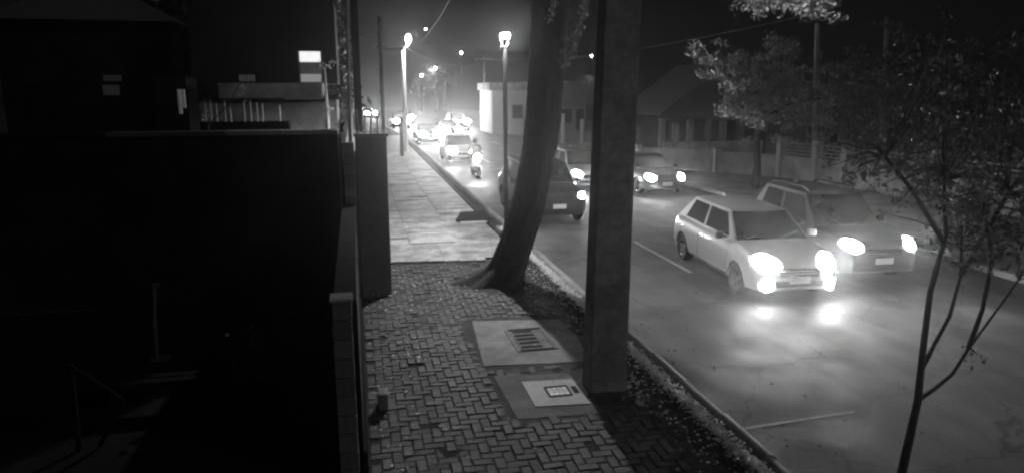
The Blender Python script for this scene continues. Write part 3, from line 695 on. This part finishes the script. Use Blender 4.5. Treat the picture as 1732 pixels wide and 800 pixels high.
# ------------------------------------------------------------------ CARS
def interp(y, pts): return float(np.interp(y, [p[0] for p in pts], [p[1] for p in pts]))
STY = {
 'hatch': dict(L=4.0, W=1.72, wb=(.78, 3.32), wr=.30, deck=[(0,.60),(.03,.68),(.12,.76),(.5,.86),(1.0,.95),(3.75,.97),(3.93,.90),(4.0,.7)], cab=(.92,1.72,3.35,3.86,.94,1.50), tw=.60),
 'suv': dict(L=4.2, W=1.85, wb=(.88, 3.35), wr=.36, deck=[(0,.74),(.03,.82),(.12,.92),(.5,1.0),(1.15,1.06),(3.95,1.08),(4.14,1.0),(4.2,.8)], cab=(1.12,1.82,3.65,4.1,1.05,1.72), tw=.66),
 'sedan': dict(L=4.4, W=1.76, wb=(.86, 3.5), wr=.31, deck=[(0,.60),(.03,.68),(.12,.76),(.5,.84),(1.1,.93),(3.7,.95),(4.3,.93),(4.4,.72)], cab=(1.0,1.85,3.1,3.85,.92,1.44), tw=.58),
}
STY['wagon'] = dict(L=4.5, W=1.80, wb=(.84, 3.74), wr=.315, deck=[(0,.62),(.03,.71),(.12,.81),(.3,.89),(.6,.96),(1.0,1.02),(4.2,1.03),(4.43,.95),(4.5,.75)], cab=(.95,1.75,3.75,4.35,1.01,1.54), tw=.61)
STY['bigsuv'] = dict(STY['suv'], L=4.9, W=1.90, deck=[(0,.8),(.03,.88),(.12,.98),(.5,1.06),(1.2,1.12),(4.6,1.13),(4.84,1.05),(4.9,.85)], cab=(1.15,1.8,4.2,4.8,1.1,1.74), wb=(.92,3.85), wr=.38, tw=.72)
def build_body(st):
    L, W = st['L'], st['W']; wr = st['wr']; ar = wr+.045; zlow = .22 + (wr-.3)*1.0
    ys = sorted(set([0,.015,.04,.08,.14,.22,.32,.45] + list(np.linspace(.6, L-.5, 16)) + [L-.36,L-.2,L-.1,L-.04,L] + [w_+ar*math.sin(a) for w_ in st['wb'] for a in np.linspace(-1.5, 1.5, 13)]))
    rows = []
    for y in ys:
        hw = W/2
        if y < .5: hw *= 1 - .24*((.5-y)/.5)**2.2
        if y > L-.4: hw *= 1 - .14*((y-L+.4)/.4)**2.4
        zd = interp(y, st['deck']); zb = zlow
        if y < .14: zb = zlow + .06*((.14-y)/.14)**2
        if y > L-.2: zb = zlow + .1*((y-L+.2)/.2)
        for w_ in st['wb']:
            dy = abs(y-w_)
            if dy < ar: zb = max(zb, wr + math.sqrt(max(ar*ar-dy*dy, 0)))
        zs_ = zlow
        pts = [(0,zb),(.80,zb),(.955,max(zb,zs_+.03)),(.99,max(zb,zs_+.18)),(1.0,max(zb,zs_+.32)),(.985,max(zb, zd-.24)),(.955,max(zb,zd-.12)),(.90,zd-.035),(.82,zd-.002),(.45,zd+.018),(0,zd+.024)]
        rows.append([(hw*a, y, max(z, zb)) for a, z in pts])
    m = MB(); n = len(rows[0])
    for s_ in (1, -1):
        v = [(s_*p[0], p[1], p[2]) for r_ in rows for p in r_]
        f = [(i*n+k, i*n+k+1, (i+1)*n+k+1, (i+1)*n+k) for i in range(len(rows)-1) for k in range(n-1)]
        f += [tuple(range(n)), tuple((len(rows)-1)*n+k for k in range(n))]
        m.add(v, f)
    me = m.mesh('body', smooth=True); return me
def conform(bvh, quad, off, thick, name, mat, parent, nx=6, nz=4, axis='front', rnd=False):
    """A panel that hugs the car's body; quad = 4 corners (a, z) bilinear; axis front/rear: a is x, side: a is y."""
    pts = []
    for j in range(nz+1):
        for i in range(nx+1):
            u, t = i/nx, j/nz
            if rnd:
                X_, Y_ = 2*u-1, 2*t-1; u, t = .5+.5*X_*math.sqrt(1-Y_*Y_/2), .5+.5*Y_*math.sqrt(1-X_*X_/2)
            a = (1-t)*((1-u)*quad[0][0]+u*quad[1][0]) + t*((1-u)*quad[3][0]+u*quad[2][0])
            z = (1-t)*((1-u)*quad[0][1]+u*quad[1][1]) + t*((1-u)*quad[3][1]+u*quad[2][1])
            if axis == 'front': o_, d_ = Vector((a,-3,z)), Vector((0,1,0))
            elif axis == 'right': o_, d_ = Vector((3,a,z)), Vector((-1,0,0))
            else: o_, d_ = Vector((-3,a,z)), Vector((1,0,0))
            h = bvh.ray_cast(o_, d_)
            pts.append((h[0] if h[0] is not None else None, o_, d_))
    good = [p for p, _, _ in pts if p is not None]
    if not good: return None
    v = []
    for p, o_, d_ in pts:
        if p is None:
            q = min(good, key=lambda g_: (g_-o_).length); p = Vector((o_.x, q.y, o_.z)) if axis == 'front' else Vector((q.x, o_.y, o_.z))
        v.append((p, d_))
    n = len(v); vv = [p - d_*off for p, d_ in v] + [p + d_*(thick-off) for p, d_ in v]; f = []
    w_ = nx+1
    for j in range(nz):
        for i in range(nx):
            a = j*w_+i; f += [(a, a+1, a+w_+1, a+w_), (n+a+w_, n+a+w_+1, n+a+1, n+a)]
    for i in range(nx): f += [(i+1, i, n+i, n+i+1), (nz*w_+i, nz*w_+i+1, n+nz*w_+i+1, n+nz*w_+i)]
    for j in range(nz): f += [(j*w_, (j+1)*w_, n+(j+1)*w_, n+j*w_), ((j+1)*w_+nx, j*w_+nx, n+j*w_+nx, n+(j+1)*w_+nx)]
    return MB().add(vv, f).build(name, mat, parent, smooth=True)
def wheel_meshes(r_):
    prof_ = [(r_*.62,-.09),(r_*.9,-.105),(r_*.985,-.08),(r_,-.03),(r_,.03),(r_*.985,.08),(r_*.9,.105),(r_*.62,.09)]
    m = MB(); n = 28
    for k in range(n):
        t = 2*math.pi*k/n
        for (a, b) in prof_: m.v.append((b, a*math.cos(t), a*math.sin(t)))
    q = len(prof_)
    for k in range(n):
        k2 = (k+1) % n
        for i in range(q): m.f.append((k*q+i, k*q+(i+1)%q, k2*q+(i+1)%q, k2*q+i))
    ty = m.mesh('wheel', smooth=True)
    rm = MB()
    for k in range(n):
        t = 2*math.pi*k/n; t2 = 2*math.pi*(k+1)/n
        for x_ in (.085,):
            rm.add([(x_, r_*.63*math.cos(t), r_*.63*math.sin(t)), (x_, r_*.63*math.cos(t2), r_*.63*math.sin(t2)), (x_-.01, r_*.55*math.cos(t2), r_*.55*math.sin(t2)), (x_-.01, r_*.55*math.cos(t), r_*.55*math.sin(t))], [(0,1,2,3)])
    for k in range(5):
        t = 2*math.pi*k/5; c, s_ = math.cos(t), math.sin(t)
        p0, p1 = (.04, .0), (.5*r_+.02, 0)
        a = [(.075, -.028, .02),(.085, -.04, r_*.57),(.085,.04,r_*.57),(.075,.028,.02)]
        rm.add([(x, y*c-z*s_, y*s_+z*c) for x, y, z in a] + [(x-.03, y*c-z*s_, y*s_+z*c) for x, y, z in a], [(0,1,2,3),(7,6,5,4),(0,4,5,1),(2,6,7,3),(1,5,6,2)])
    rm.tube([(.04,0,0),(.088,0,0)], .045, 10)
    return ty, rm.mesh('rim', smooth=True)
def car(loc, rz, style, paint, label, group='cars in the traffic', lights='full', fog=False, detail=2, rails=False, plate=True, glow=60, beam=0, lens='lamp', grille_mat='plastic', big=.0, lower=None):
    st = STY[style]; L, W = st['L'], st['W']
    c = empty('car', loc, label, 'car', group, rz)
    bme = build_body(st); body = link('body', bme, paint, c)
    bm = bmesh.new(); bm.from_mesh(bme); bvh = BVHTree.FromBMesh(bm); bm.free()
    zlow = .22 + (st['wr']-.3)
    # cabin
    y0, y1, y2, y3, zb, zt = st['cab']; wb, wt = W/2*.90, st['tw']
    def ring(w_, ya, yb, z, bul):
        return [(-w_, ya+bul, z), (-w_*.55, ya+bul*.25, z), (0, ya, z), (w_*.55, ya+bul*.25, z), (w_, ya+bul, z), (w_*1.01, (ya+yb)/2, z), (w_*.97, yb-.04, z), (0, yb, z), (-w_*.97, yb-.04, z), (-w_*1.01, (ya+yb)/2, z)]
    b0, b1 = ring(wb, y0, y3, zb-.04, .14), ring(wt, y1, y2, zt-.03, .08)
    r2 = [(x*.80, y1+(y-y1)*.9+.08 if False else (y*(.88)+ (y1+y2)/2*.12), zt+.005) for x, y, z in b1]
    cbm = MB(); n = 10
    cbm.add(b0+b1+r2+[(0,(y1+y2)/2,zt+.025)], [(k, (k+1)%n, n+(k+1)%n, n+k) for k in range(n)] + [(n+k, n+(k+1)%n, 2*n+(k+1)%n, 2*n+k) for k in range(n)] + [(2*n+k, 2*n+(k+1)%n, 3*n) for k in range(n)])
    me = cbm.mesh('cabin', smooth=False); me.polygons.foreach_set('use_smooth', [True]*len(me.polygons)); me.set_sharp_from_angle(angle=R(32))
    cabin = link('cabin', me, paint, c)
    g = M['glass']
    def lerp(a, b, t): return tuple(a[i]+(b[i]-a[i])*t for i in range(3))
    def panel(cols, off, name, v0=.1, v1=.9):           # cols: list of (bottom, top)
        m = MB(); k_ = len(cols)
        low = [Vector(lerp(a, b, v0)) for a, b in cols]; up = [Vector(lerp(a, b, v1)) for a, b in cols]
        o_ = Vector(off)
        m.add([p+o_ for p in low]+[p+o_ for p in up]+[p-o_*.6 for p in low]+[p-o_*.6 for p in up],
              [(i, i+1, k_+i+1, k_+i) for i in range(k_-1)] + [(i, i+1, 2*k_+i+1, 2*k_+i) for i in range(k_-1)] + [(k_+i, k_+i+1, 3*k_+i+1, 3*k_+i) for i in range(k_-1)] + [(0, k_, 3*k_, 2*k_), (k_-1, 2*k_-1, 4*k_-1, 3*k_-1)])
        return m.build(name, g, c, smooth=True)
    fr = [(lerp(b0[0], b0[1], .12), lerp(b1[0], b1[1], .14))] + [(b0[i], b1[i]) for i in (1,2,3)] + [(lerp(b0[4], b0[3], .12), lerp(b1[4], b1[3], .14))]
    ws = panel(fr, (0,-.012,.012), 'windshield', .06, .94)
    panel([(lerp(b0[8], b0[7], .15), lerp(b1[8], b1[7], .15)), (b0[7], b1[7]), (lerp(b0[6], b0[7], .15), lerp(b1[6], b1[7], .15))], (0,.012,.012), 'rear_window', .2, .9)
    if detail > 0:
        for s_, (i0, i1, i2) in ((1, (4,5,6)), (-1, (0,9,8))):
            A0, A1, B0, B1, D0, D1 = b0[i0], b1[i0], b0[i1], b1[i1], b0[i2], b1[i2]
            panel([(lerp(A0,B0,.16), lerp(A1,B1,.08)), (lerp(A0,B0,.95), lerp(A1,B1,.94))], (.012*s_,0,.002), 'side_window', .14, .9)
            panel([(lerp(B0,D0,.05), lerp(B1,D1,.05)), (lerp(B0,D0,.72), lerp(B1,D1,.86))], (.012*s_,0,.002), 'side_window', .14, .9)
    # wheels
    ty, rm = wheel_meshes(st['wr'])
    for wy in st['wb']:
        for s_ in (1, -1):
            wh = link('wheel', ty, M['rubber'], c); wh.location = (s_*(W/2-.12), wy, st['wr']); wh.rotation_euler.z = 0 if s_ > 0 else math.pi
            if detail > 0: link('rim', rm, M['chrome'], wh)
    MB().box(-W/2+.2, W/2-.2, .4, L-.4, zlow-.03, zlow+.25).build('underbody', M['plastic'], c)
    # front
    dz = interp(.1, st['deck']) - .75; hw = W/2
    hl = []
    for s_ in (1, -1):
        bg_ = big  # big swells the glowing lens, so glare is put into its shape
        q = [(s_*hw*(.62-bg_), .585+dz), (s_*hw*(.86+bg_*.3), .60+dz), (s_*hw*(.88+bg_*.3), .78+dz+bg_*.55), (s_*hw*(.60-bg_), .75+dz+bg_*.55)]
        hb = conform(bvh, q, .02, .04, 'headlight', M[lens], c, 8, 8, rnd=True)
        hl.append(hb)
        if fog:
            q = [(s_*hw*.57, .27), (s_*hw*.84, .27), (s_*hw*.84, .50), (s_*hw*.57, .50)]
            conform(bvh, q, .02, .04, 'fog_light', M['lamp'], c, 6, 6, rnd=True)
        m = MB().box(s_*(hw+.02)-.0, s_*(hw+.19), y0+.42, y0+.52, zb+.0, zb+.14).build('mirror', paint, c, bevel=.03)
        if detail > 1:
            MB().tube([(s_*(hw*.93), y0+.47, zb+.02), (s_*(hw+.05), y0+.47, zb+.05)], .02, 6).build('mirror_stalk', M['plastic'], m)
            for ya in (y0+.30, (y1+y2)/2+.02, y2+.12):
                conform(bvh, [(ya-.009, zlow+.1), (ya+.009, zlow+.1), (ya+.006, interp(ya, st['deck'])-.07), (ya-.006, interp(ya, st['deck'])-.07)], .003, .01, 'door_gap', M['plastic'], c, 1, 6, 'right' if s_ > 0 else 'left')
            for ya in ((y1+y2)/2-.16, y2-.05):
                conform(bvh, [(ya-.09, interp(ya, st['deck'])-.20), (ya+.07, interp(ya, st['deck'])-.20), (ya+.07, interp(ya, st['deck'])-.17), (ya-.09, interp(ya, st['deck'])-.17)], .03, .035, 'door_handle', paint if paint is not M['pearl'] else M['chrome'], c, 2, 1, 'right' if s_ > 0 else 'left')
            conform(bvh, [(st['wb'][0]+.42, zlow+.05), (st['wb'][1]-.42, zlow+.05), (st['wb'][1]-.42, zlow+.085), (st['wb'][0]+.42, zlow+.085)], .012, .02, 'sill_strip', M['chrome'] if paint is M['pearl'] else M['plastic'], c, 10, 1, 'right' if s_ > 0 else 'left')
    gq = [(-hw*.42, .50+dz), (hw*.42, .50+dz), (hw*.48, .66+dz), (-hw*.48, .66+dz)]
    gr = conform(bvh, gq, .008, .03, 'grille', M[grille_mat], c)
    if detail > 1:
        for k in range(3):
            z_ = .53+dz+k*.05; conform(bvh, [(-hw*.42, z_), (hw*.42, z_), (hw*.42, z_+.014), (-hw*.42, z_+.014)], .018, .02, 'grille_bar', M['chrome'], c, 6, 1)
    conform(bvh, [(-hw*.72, .27+dz*.3), (hw*.72, .27+dz*.3), (hw*.62, .44+dz*.5), (-hw*.62, .44+dz*.5)], .006, .03, 'lower_intake', M['plastic'], c, 8, 2)
    if plate:
        zp = .40+dz*.6
        pb = MB().box(-.2, .2, -.035, -.018, zp, zp+.13).build('number_plate', M['number'], c, bevel=.004)
    if detail > 1:
        conform(bvh, [(-hw*.86, .515+dz), (hw*.86, .515+dz), (hw*.86, .527+dz), (-hw*.86, .527+dz)], .003, .01, 'bumper_seam', M['plastic'], c, 16, 1)
        for s_ in (-.45, .25): MB().tube([(s_-.2, y0+.02, zb+.05), (s_+.25, y0+.16, zb+.17)], .009, 5).build('wiper', M['plastic'], c)
    if rails:
        for s_ in (1, -1): MB().tube([(s_*wt*.86, y1+.12, zt+.0), (s_*wt*.9, y1+.3, zt+.07), (s_*wt*.9, y2-.3, zt+.07), (s_*wt*.86, y2-.12, zt+.0)], .024, 6).build('roof_rail', M['chrome'], c, smooth=True)
    MB().add([(-.02,y2-.35,zt+.01),(.02,y2-.35,zt+.01),(.02,y2-.15,zt+.01),(-.02,y2-.15,zt+.01),(0,y2-.2,zt+.09)], [(0,1,4),(1,2,4),(2,3,4),(3,0,4)]).build('roof_fin', paint, c)
    # lamps
    zl = .68+dz
    if lights == 'full':
        for s_ in (1, -1):
            flare(c, (s_*hw*.70, -.07, zl), glow, .07)
            if beam: spot(c, (s_*hw*.70, -.05, zl), beam, 11, 48, .8)
    elif lights == 'one':
        flare(c, (0, -.1, zl), glow, .12)
    elif lights == 'left':
        flare(c, (-hw*.7, -.07, zl), glow, .07)
    if fog:
        for s_ in (1, -1): flare(c, (s_*hw*.70, -.07, .35), glow*.25, .05)
    return c
Z = -.12
car((8.02, 11.3, Z), R(-5), 'wagon', M['pearl'], 'white hatchback with blazing headlights and fog lights in the middle lane', fog=True, big=.2, glow=600, beam=130)
car((10.42, 12.0, Z), R(-3), 'suv', M['black'], 'dark car with roof rails driving beside the white hatchback', glow=260, big=.1, beam=210, rails=True, lower=1)
car((5.78, 19.7, Z), 0, 'bigsuv', M['black'], 'black off-road car half hidden behind the leaning tree trunk', glow=80, beam=40)
car((9.1, 26.4, Z), 0, 'hatch', M['white'], 'white car following the black car, between the trunk and the concrete pole', glow=200, big=.1, beam=420)
car((11.4, 24.5, Z), 0, 'sedan', M['black'], 'dark car with two round glaring headlights in the far lane behind the white hatchback', glow=330, big=.1, beam=160)
def bendrot(y): return 2*.0011*max(0, y-42)
far = [(5.55, 37.2, 'hatch', 'silver', 'silver car with glaring headlights just behind the motorcycle', 110, 'full', 90),
       (5.35, 51, 'sedan', 'grey', 'car in the kerb lane queue, next behind the silver car', 150, 'full', 0),
       (7.75, 56, 'sedan', 'black', 'car in the middle lane of the distant queue with merged glare', 150, 'full', 0),
       (10.3, 66, 'suv', 'silver', 'tall car with a shining roof in the far lane of the distant queue', 160, 'full', 0),
       (5.6, 72, 'sedan', 'black', 'kerb lane car entering the bend behind the distant queue', 200, 'full', 0),
       (7.6, 82, 'hatch', 'grey', 'middle lane car entering the bend behind the distant queue', 200, 'one', 0),
       (5.4, 96, 'hatch', 'grey', 'last visible car at the bend beside the pale lamp pole', 300, 'one', 0)]
for (x, y, s_, pt, lab, gl, lt, bmw) in far:
    car((x+shift(y), y, Z), bendrot(y), s_, M[pt], lab, lights=lt, glow=gl*(6 if y > 60 else 9), big=.34 if y > 45 else .26, beam=bmw*3 if bmw else 220, detail=1 if y < 60 else 0)

# motorcycle with rider
mc = empty('motorcycle', (5.35, 31.2, Z), 'motorcycle with one bright headlight riding behind the black car', 'motorcycle')
ty, rm = wheel_meshes(.3)
for wy in (0.3, 1.6):
    wh = link('wheel', ty, M['rubber'], mc); wh.location = (0, wy, .3); link('rim', rm, M['chrome'], wh)
for s_ in (-.09, .09): MB().tube([(s_,.3,.3),(s_,.62,.95)], .025, 6).build('fork', M['chrome'], mc)
MB().tube([(-.36,.72,1.05),(-.2,.62,1.02),(.2,.62,1.02),(.36,.72,1.05)], .018, 6).build('handlebar', M['plastic'], mc)
MB().add([(-.12,.6,.75),(.12,.6,.75),(.12,1.0,.72),(-.12,1.0,.72),(-.09,.65,.98),(.09,.65,.98),(.08,1.05,.86),(-.08,1.05,.86)], [(3,2,1,0),(4,5,6,7),(0,1,5,4),(1,2,6,5),(2,3,7,6),(3,0,4,7)]).build('tank', M['black'], mc, bevel=.03)
MB().box(-.12,.12,1.0,1.65,.74,.84).build('seat', M['rubber'], mc, bevel=.03)
MB().box(-.14,.14,.65,1.2,.3,.7).build('engine', M['iron'], mc, bevel=.04)
MB().ball((0,.42,.92), .15, 14, 9).build('headlight', M['lamp'], mc, smooth=True)
flare(mc, (0,.22,.92), 700, .07); spot(mc, (0,.2,.92), 260, 7, 80, .9)
def person_mesh(edges, pts, rad, name, mat, parent):
    me = bpy.data.meshes.new(name); me.from_pydata(pts, edges, [])
    o = link(name, me, mat, parent)
    sk = o.modifiers.new('skin', 'SKIN'); o.modifiers.new('sub', 'SUBSURF').render_levels = 1
    for i, r_ in enumerate(rad): me.skin_vertices[0].data[i].radius = (r_, r_)
    me.skin_vertices[0].data[0].use_root = True
    return o
rd = empty('person', (5.35, 31.2+1.15, Z+.84), 'person in dark clothes and a helmet riding the motorcycle behind the black car', 'person')
pts = [(0,0,.08),(0,-.03,.3),(0,-.1,.52),(0,-.12,.62),(-.19,-.1,.54),(.19,-.1,.54),(-.3,-.3,.33),(.3,-.3,.33),(-.33,-.44,.24),(.33,-.44,.24),(-.12,0,.05),(.12,0,.05),(-.2,-.42,.0),(.2,-.42,.0),(-.17,-.3,-.42),(.17,-.3,-.42),(-.17,-.42,-.5),(.17,-.42,-.5)]
ed = [(0,1),(1,2),(2,3),(2,4),(2,5),(4,6),(5,7),(6,8),(7,9),(0,10),(0,11),(10,12),(11,13),(12,14),(13,15),(14,16),(15,17)]
bpy.context.view_layer.update()
me = bpy.data.meshes.new('body'); me.from_pydata(pts, ed, []); o = link('body', me, M['cloth'], rd)
md = o.modifiers.new('skin', 'SKIN')
rr = [.15,.15,.16,.07,.09,.09,.055,.055,.04,.04,.11,.11,.08,.08,.055,.055,.05,.05]
if not me.skin_vertices:
    bpy.context.view_layer.objects.active = o
for i, r_ in enumerate(rr):
    if me.skin_vertices: me.skin_vertices[0].data[i].radius = (r_, r_)
if me.skin_vertices: me.skin_vertices[0].data[0].use_root = True
o.modifiers.new('sub', 'SUBSURF').render_levels = 1
MB().ball((0,-.15,.76), .13, 14, 9, 1.1).build('helmet', M['grey'], rd, smooth=True)
MB().box(-.09,.09,-.285,-.24,.71,.79).build('visor', M['glass'], rd, bevel=.02)

# ------------------------------------------------------------------ night haze, also standing in for lens glare around the lamps
hzm = bpy.data.materials.new('night_haze'); hzm.use_nodes = True; N = hzm.node_tree.nodes
N.remove(N['Principled BSDF']); pv_ = N.new('ShaderNodeVolumePrincipled'); pv_.inputs['Color'].default_value = (.95,.95,.95,1)
pv_.inputs['Density'].default_value = .0009; pv_.inputs['Anisotropy'].default_value = .93
hzm.node_tree.links.new(pv_.outputs[0], N['Material Output'].inputs['Volume'])
tag(MB().box(-260,460,-40,560,-1.4,60).build('haze', hzm), kind='stuff')
